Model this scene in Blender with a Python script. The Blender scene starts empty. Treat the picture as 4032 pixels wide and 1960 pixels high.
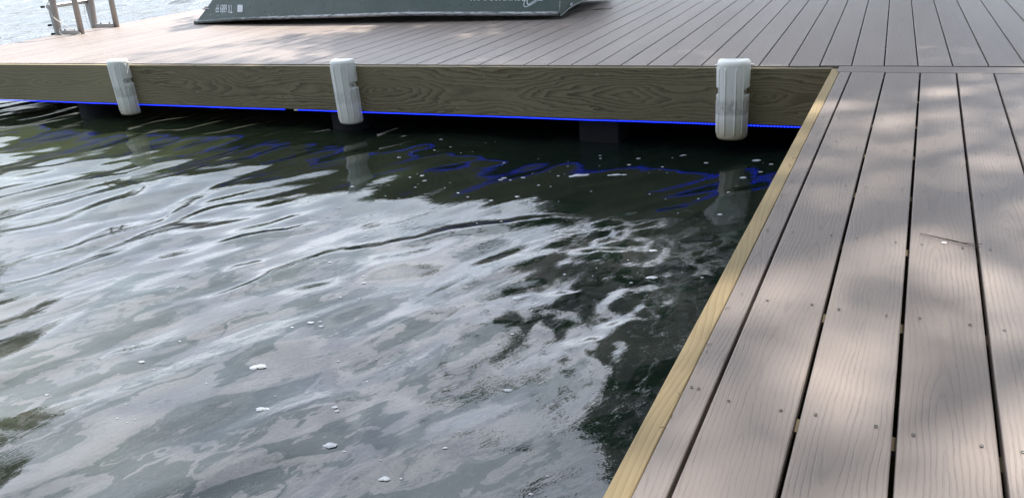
import bpy, bmesh, math, random
import numpy as np
from mathutils import Vector, Matrix, noise as mn

SC = bpy.context.scene
COL = SC.collection
R = math.radians

# ------------------------------------------------------------------ camera
cd = bpy.data.cameras.new("camera"); cam = bpy.data.objects.new("camera", cd); COL.objects.link(cam)
f, yaw, pitch, roll = 3126.27, -0.464, 0.3967, -0.082
cy, sy, cp, sp = math.cos(yaw), math.sin(yaw), math.cos(pitch), math.sin(pitch)
fw = Vector((sy*cp, cy*cp, -sp)); rt = Vector((cy, -sy, 0)); up = rt.cross(fw)
c_, s_ = math.cos(roll), math.sin(roll)
rt, up = c_*rt + s_*up, -s_*rt + c_*up
M = Matrix((rt, up, -fw)).transposed().to_4x4(); M.translation = Vector((0.2685, -4.1532, 0.7982))
cam.matrix_world = M
cd.sensor_width = 36; cd.lens = f/4032*36; cd.clip_start = 0.05; cd.clip_end = 1500
SC.camera = cam

# ------------------------------------------------------------------ sky and sun
SUN_EL, SUN_AZ = R(60), R(15)          # azimuth measured from +y towards +x
W = bpy.data.worlds.new("World"); SC.world = W; W.use_nodes = True
nt = W.node_tree; nt.nodes.clear()
def N(nt, typ, **kw):
    n = nt.nodes.new(typ)
    for k, v in kw.items(): setattr(n, k, v)
    return n
wo = N(nt, "ShaderNodeOutputWorld"); bg = N(nt, "ShaderNodeBackground"); nt.links.new(bg.outputs[0], wo.inputs[0])
sky = N(nt, "ShaderNodeTexSky", sky_type='NISHITA', sun_disc=False, sun_elevation=SUN_EL, sun_rotation=SUN_AZ)
tc = N(nt, "ShaderNodeTexCoord"); mp = N(nt, "ShaderNodeMapping"); mp.inputs['Scale'].default_value = (1, 1, 2.2)
nt.links.new(tc.outputs['Generated'], mp.inputs[0])
cn = N(nt, "ShaderNodeTexNoise"); cn.inputs['Scale'].default_value = 2.3; cn.inputs['Detail'].default_value = 6; cn.inputs['Distortion'].default_value = 0.6
nt.links.new(mp.outputs[0], cn.inputs['Vector'])
cr = N(nt, "ShaderNodeValToRGB"); cr.color_ramp.elements[0].position = 0.40; cr.color_ramp.elements[1].position = 0.58
cr.color_ramp.elements[0].color = (.45, .45, .45, 1); cr.color_ramp.elements[1].color = (.96, .96, .96, 1)
nt.links.new(cn.outputs['Fac'], cr.inputs[0])
mx = N(nt, "ShaderNodeMix", data_type='RGBA'); # the bright haze bank stands over the lake, north-west; overhead the sky is bluer
dt = N(nt, "ShaderNodeVectorMath", operation='DOT_PRODUCT'); nt.links.new(tc.outputs['Generated'], dt.inputs[0]); dt.inputs[1].default_value = Vector((math.sin(R(-42))*math.cos(R(20)), math.cos(R(-42))*math.cos(R(20)), math.sin(R(20)))).normalized()
bk = N(nt, "ShaderNodeMapRange"); bk.interpolation_type = 'SMOOTHSTEP'; nt.links.new(dt.outputs['Value'], bk.inputs[0]); bk.inputs[1].default_value = .45; bk.inputs[2].default_value = .93; bk.inputs[3].default_value = .34; bk.inputs[4].default_value = 1.0
ml = N(nt, "ShaderNodeMath", operation='MULTIPLY'); nt.links.new(cr.outputs[0], ml.inputs[0]); nt.links.new(bk.outputs[0], ml.inputs[1]); nt.links.new(ml.outputs[0], mx.inputs[0])
nt.links.new(sky.outputs[0], mx.inputs[6]); mx.inputs[7].default_value = (14.8, 15.7, 17.2, 1)
sx = N(nt, "ShaderNodeSeparateXYZ"); nt.links.new(tc.outputs['Generated'], sx.inputs[0])
hz = N(nt, "ShaderNodeMapRange"); nt.links.new(sx.outputs[2], hz.inputs[0]); hz.inputs[1].default_value = .02; hz.inputs[2].default_value = .24; hz.inputs[3].default_value = .20; hz.inputs[4].default_value = 1.0
vs_ = N(nt, "ShaderNodeVectorMath", operation='SCALE'); nt.links.new(mx.outputs[2], vs_.inputs[0]); nt.links.new(hz.outputs[0], vs_.inputs['Scale'])
nt.links.new(vs_.outputs[0], bg.inputs[0]); bg.inputs[1].default_value = 0.13
sd = bpy.data.lights.new("sun", 'SUN'); sd.energy = 5.0; sd.angle = R(0.53); sd.color = (1, .93, .85)
sun = bpy.data.objects.new("sun", sd); COL.objects.link(sun)
sv = Vector((math.sin(SUN_AZ)*math.cos(SUN_EL), math.cos(SUN_AZ)*math.cos(SUN_EL), math.sin(SUN_EL)))
sun.rotation_euler = sv.to_track_quat('Z', 'Y').to_euler()
SC.view_settings.view_transform = 'Standard'; SC.view_settings.look = 'None'
SC.view_settings.exposure = 0.98; SC.view_settings.gamma = 1
SC.cycles.max_bounces = 6; SC.cycles.use_denoising = True
try: SC.cycles.denoiser = 'OPENIMAGEDENOISE'
except Exception: pass
WZ = -0.44                                # water level; deck top is z = 0

# ------------------------------------------------------------------ helpers
def link(name, verts, faces, mat=None, parent=None, smooth=False, uv=None):
    me = bpy.data.meshes.new(name); me.from_pydata([tuple(v) for v in verts], [], faces); me.update()
    if uv is not None:
        l = me.uv_layers.new(name="UVMap"); l.data.foreach_set("uv", np.array(uv, dtype=np.float32).ravel())
    if mat: me.materials.append(mat)
    if smooth: me.polygons.foreach_set("use_smooth", [True]*len(me.polygons))
    o = bpy.data.objects.new(name, me); COL.objects.link(o)
    if parent: o.parent = parent
    return o
def tag(o, label=None, cat=None, group=None, kind=None):
    if label: o["label"] = label
    if cat: o["category"] = cat
    if group: o["group"] = group
    if kind: o["kind"] = kind
    return o
def empty(name, loc, label, cat, group=None):
    o = bpy.data.objects.new(name, None); COL.objects.link(o); o.location = loc; o.empty_display_size = .1
    return tag(o, label, cat, group)
class MB:
    def __init__(s): s.v = []; s.f = []; s.uv = []
    def add(s, vs, fs, uvs=None):
        b = len(s.v); s.v += [Vector(v) for v in vs]; s.f += [tuple(i+b for i in f_) for f_ in fs]
        if uvs is not None: s.uv += uvs
    def box(s, a, b, ch=0.0, mat=None):
        """box a..b with all vertical-section edges chamfered along its longest axis"""
        a = Vector(a); b = Vector(b); d = b-a; ax = max(range(3), key=lambda i: d[i]); o1, o2 = [i for i in range(3) if i != ax]
        p = [(a[o1]+ch, a[o2]), (b[o1]-ch, a[o2]), (b[o1], a[o2]+ch), (b[o1], b[o2]-ch), (b[o1]-ch, b[o2]), (a[o1]+ch, b[o2]), (a[o1], b[o2]-ch), (a[o1], a[o2]+ch)]
        if ch <= 0: p = [(a[o1], a[o2]), (b[o1], a[o2]), (b[o1], b[o2]), (a[o1], b[o2])]
        n = len(p); vs = []
        for t in (a[ax], b[ax]):
            for q in p:
                v = [0, 0, 0]; v[ax] = t; v[o1] = q[0]; v[o2] = q[1]; vs.append(v)
        if mat is not None: vs = [mat @ Vector(v) for v in vs]
        fs = [(i, (i+1) % n, n+(i+1) % n, n+i) for i in range(n)] + [tuple(range(n))[::-1], tuple(range(n, 2*n))]
        if ax == 1: fs = [f_[::-1] for f_ in fs]
        s.add(vs, fs)
    def tube(s, pts, r, n=10, caps=True):
        pts = [Vector(p) for p in pts]; m = len(pts); rr = r if isinstance(r, (list, tuple)) else [r]*m
        vs = []; u = None
        for i, p in enumerate(pts):
            t = (pts[min(i+1, m-1)]-pts[max(i-1, 0)]).normalized()
            if u is None: u = t.orthogonal().normalized()
            u = (u-t*u.dot(t)).normalized(); w = t.cross(u)
            for k in range(n):
                a = 2*math.pi*k/n; vs.append(p+(u*math.cos(a)+w*math.sin(a))*rr[i])
        fs = [(i*n+k, i*n+(k+1) % n, (i+1)*n+(k+1) % n, (i+1)*n+k) for i in range(m-1) for k in range(n)]
        if caps: fs += [tuple(range(n))[::-1], tuple(range((m-1)*n, m*n))]
        s.add(vs, fs)
    def build(s, name, mat=None, parent=None, smooth=False, uv=None):
        return link(name, s.v, s.f, mat, parent, smooth, uv)
def crom(pts, k=8):
    P = [Vector(p) for p in pts]; P = [2*P[0]-P[1]]+P+[2*P[-1]-P[-2]]; out = []
    for i in range(1, len(P)-2):
        for j in range(k):
            t = j/k; a, b, c, d = P[i-1:i+3]
            out.append(.5*((2*b)+(c-a)*t+(2*a-5*b+4*c-d)*t*t+(3*b-a-3*c+d)*t**3))
    return out+[P[-2]]

# ------------------------------------------------------------------ materials
class G:
    """tiny node graph writer"""
    def __init__(s, name):
        s.m = bpy.data.materials.new(name); s.m.use_nodes = True; s.t = s.m.node_tree; s.t.nodes.clear()
        s.out = s.n("ShaderNodeOutputMaterial"); s.p = s.n("ShaderNodeBsdfPrincipled"); s.l(s.p.outputs[0], s.out.inputs[0])
    def n(s, typ, **kw): return N(s.t, typ, **kw)
    def l(s, a, b): s.t.links.new(a, b)
    def put(s, v, sock):
        if isinstance(v, bpy.types.NodeSocket): s.l(v, sock)
        else: sock.default_value = v
    def math(s, op, a, b=0.0, c=0.0):
        n = s.n("ShaderNodeMath", operation=op); s.put(a, n.inputs[0]); s.put(b, n.inputs[1]); s.put(c, n.inputs[2]); return n.outputs[0]
    def noise(s, vec, scale=1, detail=3, rough=.5, dist=0, dim='3D'):
        n = s.n("ShaderNodeTexNoise", noise_dimensions=dim); s.put(vec, n.inputs['Vector'])
        n.inputs['Scale'].default_value = scale; n.inputs['Detail'].default_value = detail; n.inputs['Roughness'].default_value = rough; n.inputs['Distortion'].default_value = dist
        return n.outputs['Fac']
    def map(s, v, a, b, c=0.0, d=1.0, smooth=False):
        n = s.n("ShaderNodeMapRange"); n.interpolation_type = 'SMOOTHSTEP' if smooth else 'LINEAR'
        for i, x in enumerate((v, a, b, c, d)): s.put(x, n.inputs[i])
        return n.outputs[0]
    def vec(s, x, y, z=0.0):
        n = s.n("ShaderNodeCombineXYZ"); s.put(x, n.inputs[0]); s.put(y, n.inputs[1]); s.put(z, n.inputs[2]); return n.outputs[0]
    def sep(s, v):
        n = s.n("ShaderNodeSeparateXYZ"); s.l(v, n.inputs[0]); return n.outputs
    def scale(s, v, sc):
        n = s.n("ShaderNodeMapping"); s.l(v, n.inputs[0]); n.inputs['Scale'].default_value = sc; return n.outputs[0]
    def mix(s, fac, a, b):
        n = s.n("ShaderNodeMix", data_type='RGBA'); s.put(fac, n.inputs[0])
        for v, k in ((a, 6), (b, 7)):
            if isinstance(v, bpy.types.NodeSocket): s.l(v, n.inputs[k])
            else: n.inputs[k].default_value = (*v, 1)
        return n.outputs[2]
    def coord(s, k='Object'): return s.n("ShaderNodeTexCoord").outputs[k]
    def bump(s, h, strength=1, dist=.01, normal=None):
        n = s.n("ShaderNodeBump"); n.inputs['Strength'].default_value = strength; n.inputs['Distance'].default_value = dist; s.l(h, n.inputs['Height'])
        if normal is not None: s.l(normal, n.inputs['Normal'])
        return n.outputs[0]
    def set(s, color=None, rough=None, metal=None, normal=None, spec=None, ior=None):
        if color is not None: s.put(color if isinstance(color, bpy.types.NodeSocket) else (*color, 1), s.p.inputs['Base Color'])
        for k, v in (('Roughness', rough), ('Metallic', metal), ('Normal', normal), ('Specular IOR Level', spec), ('IOR', ior)):
            if v is not None: s.put(v, s.p.inputs[k])
        return s

def grain(g, u, v, depth=.09, freq=120., warp=.0035, wander=.05, vscale=1.0):
    """growth rings cut by a flat board: distance from the pith, whose depth drifts along the board"""
    a = g.noise(g.vec(g.math('MULTIPLY', v, 1.15*vscale), 3.3), 1, 1.5, .5)
    d = g.math('MULTIPLY', g.math('SUBTRACT', a, .5), depth*3.6)
    b = g.noise(g.vec(g.math('MULTIPLY', v, .8*vscale), 17.7), 1, 1, .5)
    cx = g.math('MULTIPLY', g.math('SUBTRACT', b, .5), wander*2)
    w1 = g.noise(g.vec(g.math('MULTIPLY', u, 26.), g.math('MULTIPLY', v, 7.5*vscale), 1.1), 1, 3, .6)
    w2 = g.noise(g.vec(g.math('MULTIPLY', u, 10.), g.math('MULTIPLY', v, 2.6*vscale), 5.1), 1, 2, .5)
    ux = g.math('ADD', g.math('SUBTRACT', u, cx), g.math('MULTIPLY', g.math('SUBTRACT', w2, .5), warp*7))
    r = g.math('SQRT', g.math('ADD', g.math('MULTIPLY', ux, ux), g.math('MULTIPLY', d, d)))
    r = g.math('ADD', r, g.math('MULTIPLY', g.math('SUBTRACT', w1, .5), warp*2.4))
    ph = g.math('MULTIPLY', r, freq)
    return ph

def deck_material():
    g = G("composite_decking"); uv = g.sep(g.coord('UV')); u, v = uv[0], uv[1]
    ph = grain(g, u, v, depth=.042, freq=112., warp=.0030, wander=.045, vscale=1.35)
    fr = g.math('FRACT', ph)
    tri = g.math('ABSOLUTE', g.math('SUBTRACT', fr, .5))           # 0 at the middle of a ring
    line = g.map(tri, .06, .20, 1., 0., True)                      # the embossed groove
    brk = g.noise(g.vec(g.math('MULTIPLY', u, 190.), g.math('MULTIPLY', v, 28.), 2.), 1, 3, .6)
    amp = g.noise(g.vec(g.math('MULTIPLY', u, 22.), g.math('MULTIPLY', v, 2.2), 9.), 1, 2, .5)
    line = g.math('MULTIPLY', line, g.math('MULTIPLY', g.map(brk, .30, .55, .25, 1.), g.map(amp, .32, .62, .28, 1.)))
    fine = g.noise(g.vec(g.math('MULTIPLY', u, 700.), g.math('MULTIPLY', v, 60.), 4.), 1, 2, .6)
    h = g.math('ADD', g.math('MULTIPLY', line, -1.), g.math('MULTIPLY', fine, .22))
    band = g.noise(g.vec(g.math('MULTIPLY', u, 3.), g.math('MULTIPLY', v, .35), 12.), 1, 3, .5)
    blot = g.noise(g.vec(g.math('MULTIPLY', u, 34.), g.math('MULTIPLY', v, 4.), 7.), 1, 4, .6)
    c = g.mix(g.map(band, .3, .7), (.168, .136, .118), (.232, .192, .168))
    c = g.mix(g.map(blot, .35, .75, 0., .35), c, (.205, .165, .140))
    c = g.mix(g.math('MULTIPLY', line, .25), c, (.068, .055, .05))
    dust = g.noise(g.coord('Object'), 900, 2, .7)
    c = g.mix(g.map(dust, .68, .74, 0., .22), c, (.42, .39, .37))
    g.set(color=c, rough=g.map(fine, .3, .7, .42, .6), normal=g.bump(h, .6, .0011), spec=.45)
    return g.m
def pine_material(name, light, dark, freq, depth, knots=False, rough=.8, lines=.8, vs=1.0, warp=.004):
    g = G(name); uv = g.sep(g.coord('UV')); u, v = uv[0], uv[1]
    kd = None
    if knots:
        # knots bend the rings round themselves
        vr = g.n("ShaderNodeTexVoronoi", feature='F1'); g.l(g.vec(g.math('MULTIPLY', u, 3.1), g.math('MULTIPLY', v, 1.05)), vr.inputs['Vector']); vr.inputs['Scale'].default_value = 1
        kd = vr.outputs['Distance']
        push = g.math('MULTIPLY', g.map(kd, 0., .30, 1., 0., True), .075)
        u2 = g.math('ADD', u, push)
    else: u2 = u
    ph = grain(g, u2, v, depth=depth, freq=freq, warp=warp, wander=.09, vscale=vs)
    if kd is not None: ph = g.math('ADD', ph, g.math('MULTIPLY', g.map(kd, 0., .12, 1., 0., True), 3.))
    fr = g.math('FRACT', ph)
    late = g.math('POWER', fr, 1.7)
    edge = g.map(fr, .93, 1., 1., 0.)
    ring = g.math('MULTIPLY', late, edge)
    amp = g.noise(g.vec(g.math('MULTIPLY', u, 5.), g.math('MULTIPLY', v, 1.3), 6.), 1, 3, .6)
    ring = g.math('MULTIPLY', ring, g.map(amp, .3, .6, .35, 1.))
    fib = g.noise(g.vec(g.math('MULTIPLY', u, 420.), g.math('MULTIPLY', v, 16.), 3.), 1, 3, .65)
    tone = g.noise(g.vec(g.math('MULTIPLY', u, 2.), g.math('MULTIPLY', v, .8), 8.), 1, 3, .5)
    c = g.mix(g.map(tone, .3, .7), light, tuple(x*.8 for x in light))
    c = g.mix(g.math('MULTIPLY', ring, lines), c, dark)
    c = g.mix(g.map(fib, .5, .78, 0., .35), c, dark)
    if kd is not None: c = g.mix(g.map(kd, .018, .04, .8, 0.), c, tuple(x*.6 for x in dark))
    h = g.math('ADD', g.math('MULTIPLY', ring, -.8), g.math('MULTIPLY', fib, .4))
    g.set(color=c, rough=rough, normal=g.bump(h, .55, .0015), spec=.3)
    return g.m
def simple(name, col, rough=.5, metal=0., var=.12, sc=30, bump=0.0):
    g = G(name); co = g.coord(); n = g.noise(co, sc, 4, .6)
    c = g.mix(g.map(n, .3, .7), tuple(x*(1-var) for x in col), tuple(min(1, x*(1+var)) for x in col))
    g.set(color=c, rough=g.map(n, .3, .7, max(0, rough-.06), rough+.06), metal=metal)
    if bump: g.set(normal=g.bump(g.noise(co, sc*5, 3), .5, bump))
    return g.m

M_DECK = deck_material()
M_FASC = pine_material("treated_pine_face", (.265, .222, .140), (.042, .033, .018), 62., .11, knots=True, vs=.70, warp=.014, lines=.85)
M_FASC2 = pine_material("treated_pine_face_plain", (.29, .25, .16), (.11, .088, .050), 50., .16, knots=True, vs=.5, lines=.65, warp=.008)
M_STRIP = pine_material("treated_pine_edge", (.36, .275, .15), (.19, .13, .062), 84., .30, vs=.45, lines=.62, warp=.006, knots=True)
M_JOIST = pine_material("joist_pine", (.20, .16, .10), (.12, .09, .05), 60., .2)
M_PILE = pine_material("weathered_piling", (.020, .018, .019), (.008, .008, .008), 70., .2)
M_DARK = simple("dark_metal_and_hole_shade", (.02, .018, .018), .5, .3)
M_STEEL = simple("screw_steel", (.42, .40, .38), .35, .9)
M_ALU = simple("brushed_aluminium", (.36, .345, .335), .42, .55, .1, 60, .0004)
M_RUB = simple("black_rubber", (.02, .02, .02), .7)
M_CORD = simple("white_cord", (.62, .60, .55), .8)
M_DECAL = simple("white_vinyl", (.55, .60, .63), .45, 0, .05)
M_NEED = simple("dry_needle", (.10, .065, .035), .8)
M_SHAV = simple("shaving", (.11, .075, .045), .8)
M_LED = None

# ------------------------------------------------------------------ water
def fine_axis(a, b, step, far_lo, far_hi):
    mid = list(np.arange(a, b+1e-6, step)); lo = []; x = a; st = step
    while x > far_lo: st *= 1.22; x -= st; lo.append(x)
    hi = []; x = b; st = step
    while x < far_hi: st *= 1.22; x += st; hi.append(x)
    return np.array(lo[::-1]+mid+hi)
def vnoise(x, y, seed, oct_=3):
    rs = np.random.RandomState(seed); out = 0; amp = 1
    for o in range(oct_):
        P = rs.rand(256, 256); xi = np.floor(x).astype(int); yi = np.floor(y).astype(int); fx = x-xi; fy = y-yi
        fx = fx*fx*fx*(fx*(fx*6-15)+10); fy = fy*fy*fy*(fy*(fy*6-15)+10)
        g_ = lambda i, j: P[(xi+i) % 256, (yi+j) % 256]
        out = out+amp*((g_(0, 0)*(1-fx)+g_(1, 0)*fx)*(1-fy)+(g_(0, 1)*(1-fx)+g_(1, 1)*fx)*fy-.5)
        x = x*2.03+11.3; y = y*2.03+4.7; amp *= .5
    return out
def wave_height(X, Y):
    rs = np.random.RandomState(11); Hh = np.zeros_like(X)
    # calm basin: crests run about 66 degrees from the x axis
    gust = .55+1.1*np.clip(vnoise(X*.9+3, Y*.9+7, 5, 2)+.35, 0, 1.2)
    wx = X+.10*vnoise(X*1.7, Y*1.7, 21, 2); wy = Y+.10*vnoise(X*1.7+40, Y*1.7+9, 22, 2)
    for i in range(60):
        lam = .12*(1.2/.12)**(rs.rand()**.72) ; ang = R(-24+rs.randn()*21)
        if rs.rand() < .22: ang = R(rs.rand()*360)
        k = 2*math.pi/lam; a = .0060*lam**1.15/.35**0.15*rs.uniform(.5, 1.3)
        Hh += a*np.sin(k*(math.cos(ang)*wx+math.sin(ang)*wy)+rs.rand()*6.28)
    Hh *= (1-.7*np.clip((Y-.05)/.3, 0, 1)*np.clip(X+8.2, 0, 1))*gust*CALM*.95*(.72+.28*np.clip((Y+2.3)/.7, 0, 1))
    # a few crossing wavelets with steep little crests
    for pts, A in WAKES:
        P = np.array(pts); best = np.full(X.shape, 9.); sgn = np.zeros_like(X); tt = np.zeros_like(X); Ls = np.hypot(*(P[1:]-P[:-1]).T); tot = Ls.sum(); acc = 0
        lo_, hi_ = P.min(0)-.2, P.max(0)+.2; m0 = (X > lo_[0]) & (X < hi_[0]) & (Y > lo_[1]) & (Y < hi_[1])
        if not m0.any(): continue
        x_, y_ = X[m0], Y[m0]; b_ = np.full(x_.shape, 9.); t_ = np.zeros_like(x_)
        for k in range(len(P)-1):
            d = P[k+1]-P[k]; u_ = np.clip(((x_-P[k, 0])*d[0]+(y_-P[k, 1])*d[1])/(d@d), 0, 1)
            dd = np.hypot(x_-P[k, 0]-u_*d[0], y_-P[k, 1]-u_*d[1]); q = dd < b_; b_[q] = dd[q]; t_[q] = (acc+u_[q]*Ls[k])/tot; acc += Ls[k]
        w = np.sin(np.pi*np.clip(t_*.94+.03, 0, 1))**.6; sg = .045+.018*vnoise(x_*6, y_*6, 9, 2)
        Hh[m0] += 2.5*A*w*np.exp(-(b_/sg)**2)*(1+.5*vnoise(x_*9, y_*9, 31, 2))
    # choppier corner beside the walkway
    m = np.clip((X+.95)/.45, 0, 1)*np.clip((-.75-Y)/.5, 0, 1)*np.clip((Y+2.6)/.5, 0, 1)
    for i in range(26):
        lam = rs.uniform(.05, .16); ang = R(rs.uniform(-90, 60)); k = 2*math.pi/lam
        Hh += (.00030)*(lam/.1)*m*np.sin(k*(math.cos(ang)*wx+math.sin(ang)*wy)+rs.rand()*6.28)
    # open lake
    out = np.clip((-7.9-X)/1.5, 0, 1)+np.clip((Y-5.6)/1.5, 0, 1); out = np.clip(out, 0, 1)
    L = np.zeros_like(X)
    for i in range(34):
        lam = .35*8**rs.rand(); ang = R(-60+rs.randn()*28); k = 2*math.pi/lam
        fade = 1
        L += .0105*lam**.9*rs.uniform(.4, 1.2)*np.sin(k*(math.cos(ang)*X+math.sin(ang)*Y)+rs.rand()*6.28)*fade
    return Hh*(1-.6*out)+L*out*.6
CALM = .42
WAKES = [([(-1.974, -2.242), (-1.89, -2.086), (-1.826, -1.875), (-1.768, -1.712)], .0042),
         ([(-2.428, -1.862), (-2.237, -1.696), (-2.138, -1.598), (-2.05, -1.451)], .0040), ([(-1.728, -1.711), (-1.593, -1.645), (-1.471, -1.525), (-1.398, -1.414), (-1.193, -1.283), (-1.014, -1.126)], .0042),
         ([(-1.833, -2.558), (-1.792, -2.437), (-1.759, -2.336)], .0034), ([(-2.07, -2.069), (-2.05, -1.976), (-2.015, -1.885)], .0040),
         ([(-2.997, -2.08), (-2.994, -1.937), (-2.944, -1.825), (-2.907, -1.546), (-2.951, -1.316)], .0044), ([(-2.003, -2.711), (-1.953, -2.61)], .0026), ([(-.9, -2.194), (-.82, -2.011)], .003),
         ([(-4.173, -1.587), (-4.002, -1.341), (-3.822, -1.08), (-3.713, -.817)], .0042), ([(-4.674, -1.25), (-4.41, -1.033), (-4.212, -.779)], .0042)]
ax_x = np.concatenate([fine_axis(-24, -7.9, .10, -260, -8)[:-1], []]); ax_x = ax_x[ax_x < -7.95]
inner = np.arange(-7.95, .14, .0125)
outer = []; x = .14; st = .0125
while x < 60: st *= 1.3; x += st; outer.append(x)
gx = np.concatenate([ax_x, inner, outer])
iy = np.arange(-3.9, .9, .0125); lo = []; y = -3.9; st = .0125
while y > -60: st *= 1.3; y -= st; lo.append(y)
hi = list(np.arange(.98, 24, .10)); y = hi[-1]; st = .1
while y < 400: st *= 1.22; y += st; hi.append(y)
gy = np.concatenate([lo[::-1], iy, hi])
GX, GY = np.meshgrid(gx, gy, indexing='ij'); GZ = WZ+wave_height(GX, GY)
# keep the coarse outskirts flat
GZ = np.where((GX < -40) | (GY > 40) | (GY < -4.4) | (GX > .6), WZ, GZ)
nx, ny = len(gx), len(gy)
me = bpy.data.meshes.new("water"); me.vertices.add(nx*ny); me.vertices.foreach_set("co", np.stack([GX, GY, GZ], -1).astype(np.float32).ravel())
I, J = np.meshgrid(np.arange(nx-1), np.arange(ny-1), indexing='ij'); a = (I*ny+J).ravel()
F = np.stack([a, a+ny, a+ny+1, a+1], -1).astype(np.int32); nf = len(F)
me.loops.add(nf*4); me.loops.foreach_set("vertex_index", F.ravel()); me.polygons.add(nf)
me.polygons.foreach_set("loop_start", np.arange(nf)*4); me.polygons.foreach_set("loop_total", np.full(nf, 4)); me.update(calc_edges=True)
me.polygons.foreach_set("use_smooth", np.ones(nf, bool))
def water_material():
    g = G("pond_water"); co = g.coord(); s = g.sep(co); X, Y = s[0], s[1]
    # long axis of the drifting film follows the ripples
    ca, sa = math.cos(R(62)), math.sin(R(62))
    al = g.math('ADD', g.math('MULTIPLY', X, ca), g.math('MULTIPLY', Y, sa)); ac = g.math('ADD', g.math('MULTIPLY', X, -sa), g.math('MULTIPLY', Y, ca))
    p = g.vec(g.math('MULTIPLY', al, 2.1), g.math('MULTIPLY', ac, 4.4))
    wv = g.n("ShaderNodeTexNoise"); g.l(p, wv.inputs['Vector']); wv.inputs['Scale'].default_value = 1.5; wv.inputs['Detail'].default_value = 4; wv.inputs['Roughness'].default_value = .55
    vm = g.n("ShaderNodeVectorMath", operation='MULTIPLY_ADD'); g.l(wv.outputs['Color'], vm.inputs[0]); vm.inputs[1].default_value = (2.1, 2.1, 0); g.l(p, vm.inputs[2])
    n1 = g.noise(vm.outputs[0], 1.25, 6, .52, .9)
    n2 = g.noise(vm.outputs[0], 3.1, 5, .55, 1.6)
    film = g.map(n1, .455, .54, 0., 1., True)
    swirl = g.map(g.math('ABSOLUTE', g.math('SUBTRACT', g.math('FRACT', g.math('MULTIPLY', n2, 9.)), .5)), .0, .16, 0., 1., True)
    n3 = g.noise(vm.outputs[0], 2.2, 5, .6, 2.4)
    line = g.map(g.math('ABSOLUTE', g.math('SUBTRACT', n3, .5)), .0, .012, .8, 0.)
    edge = g.math('MAXIMUM', g.math('MULTIPLY', g.map(g.math('ABSOLUTE', g.math('SUBTRACT', n1, .4965)), 0., .014, 1., 0.), .45), g.math('MULTIPLY', line, .75))
    # scum gathers away from the far dock and off the open lake; thinned by the walkway to imitate shade
    zone = g.math('MULTIPLY', g.map(g.math('ADD', Y, g.math('MULTIPLY', X, -.12)), -1.45, -.75, 1., .03, True), g.math('MULTIPLY', g.map(X, -7.0, -5.5, 0., 1.), g.map(X, -.9, -.35, 1., .45)))
    film = g.math('MULTIPLY', g.math('ADD', g.math('MULTIPLY', film, g.map(swirl, 0., 1., .55, 1.)), edge), zone)
    film = g.math('MINIMUM', film, 1.0)
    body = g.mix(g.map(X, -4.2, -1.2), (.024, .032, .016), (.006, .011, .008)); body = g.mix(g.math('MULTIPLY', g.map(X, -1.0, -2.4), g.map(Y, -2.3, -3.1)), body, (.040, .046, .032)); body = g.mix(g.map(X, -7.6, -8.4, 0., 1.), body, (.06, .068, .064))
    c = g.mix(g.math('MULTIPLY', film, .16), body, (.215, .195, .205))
    rip = g.noise(g.vec(g.math('MULTIPLY', al, 9.), g.math('MULTIPLY', ac, 22.)), 1, 4, .6)
    lake = g.noise(g.vec(g.math('MULTIPLY', al, 1.6), g.math('MULTIPLY', ac, 5.)), 1, 5, .65)
    choppy = g.noise(co, 42, 3, .6)
    cm = g.math('MULTIPLY', g.map(X, -1.0, -.35), g.math('MULTIPLY', g.map(Y, -2.3, -1.7), g.map(Y, -.6, -1.0)))
    lm = g.map(X, -7.9, -8.6, 0., 1.)
    rip2 = g.noise(g.vec(g.math('MULTIPLY', al, 22.), g.math('MULTIPLY', ac, 70.), 4.), 1, 3, .6); patch = g.map(g.noise(co, 1.6, 2), .45, .62, .15, 1.)
    h = g.math('ADD', g.math('MULTIPLY', rip, .0012), g.math('MULTIPLY', g.math('MULTIPLY', rip2, patch), .00032)); h = g.math('ADD', h, 0.)
    h = g.math('ADD', h, g.math('MULTIPLY', g.math('MULTIPLY', choppy, cm), .0007))
    h = g.math('ADD', h, g.math('MULTIPLY', g.math('MULTIPLY', lake, lm), .06))
    g.set(color=c, rough=g.math('ADD', g.math('MULTIPLY', film, .02), .006), ior=g.math('ADD', g.math('MULTIPLY', film, .21), 1.48), normal=g.bump(h, 1., 1.), spec=.5)
    g.l(g.mix(film, (.85, .94, 1.), (1., .95, .965)), g.p.inputs['Specular Tint'])
    return g.m
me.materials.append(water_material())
wo_ = bpy.data.objects.new("water", me); COL.objects.link(wo_); tag(wo_, kind="structure")

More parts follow.
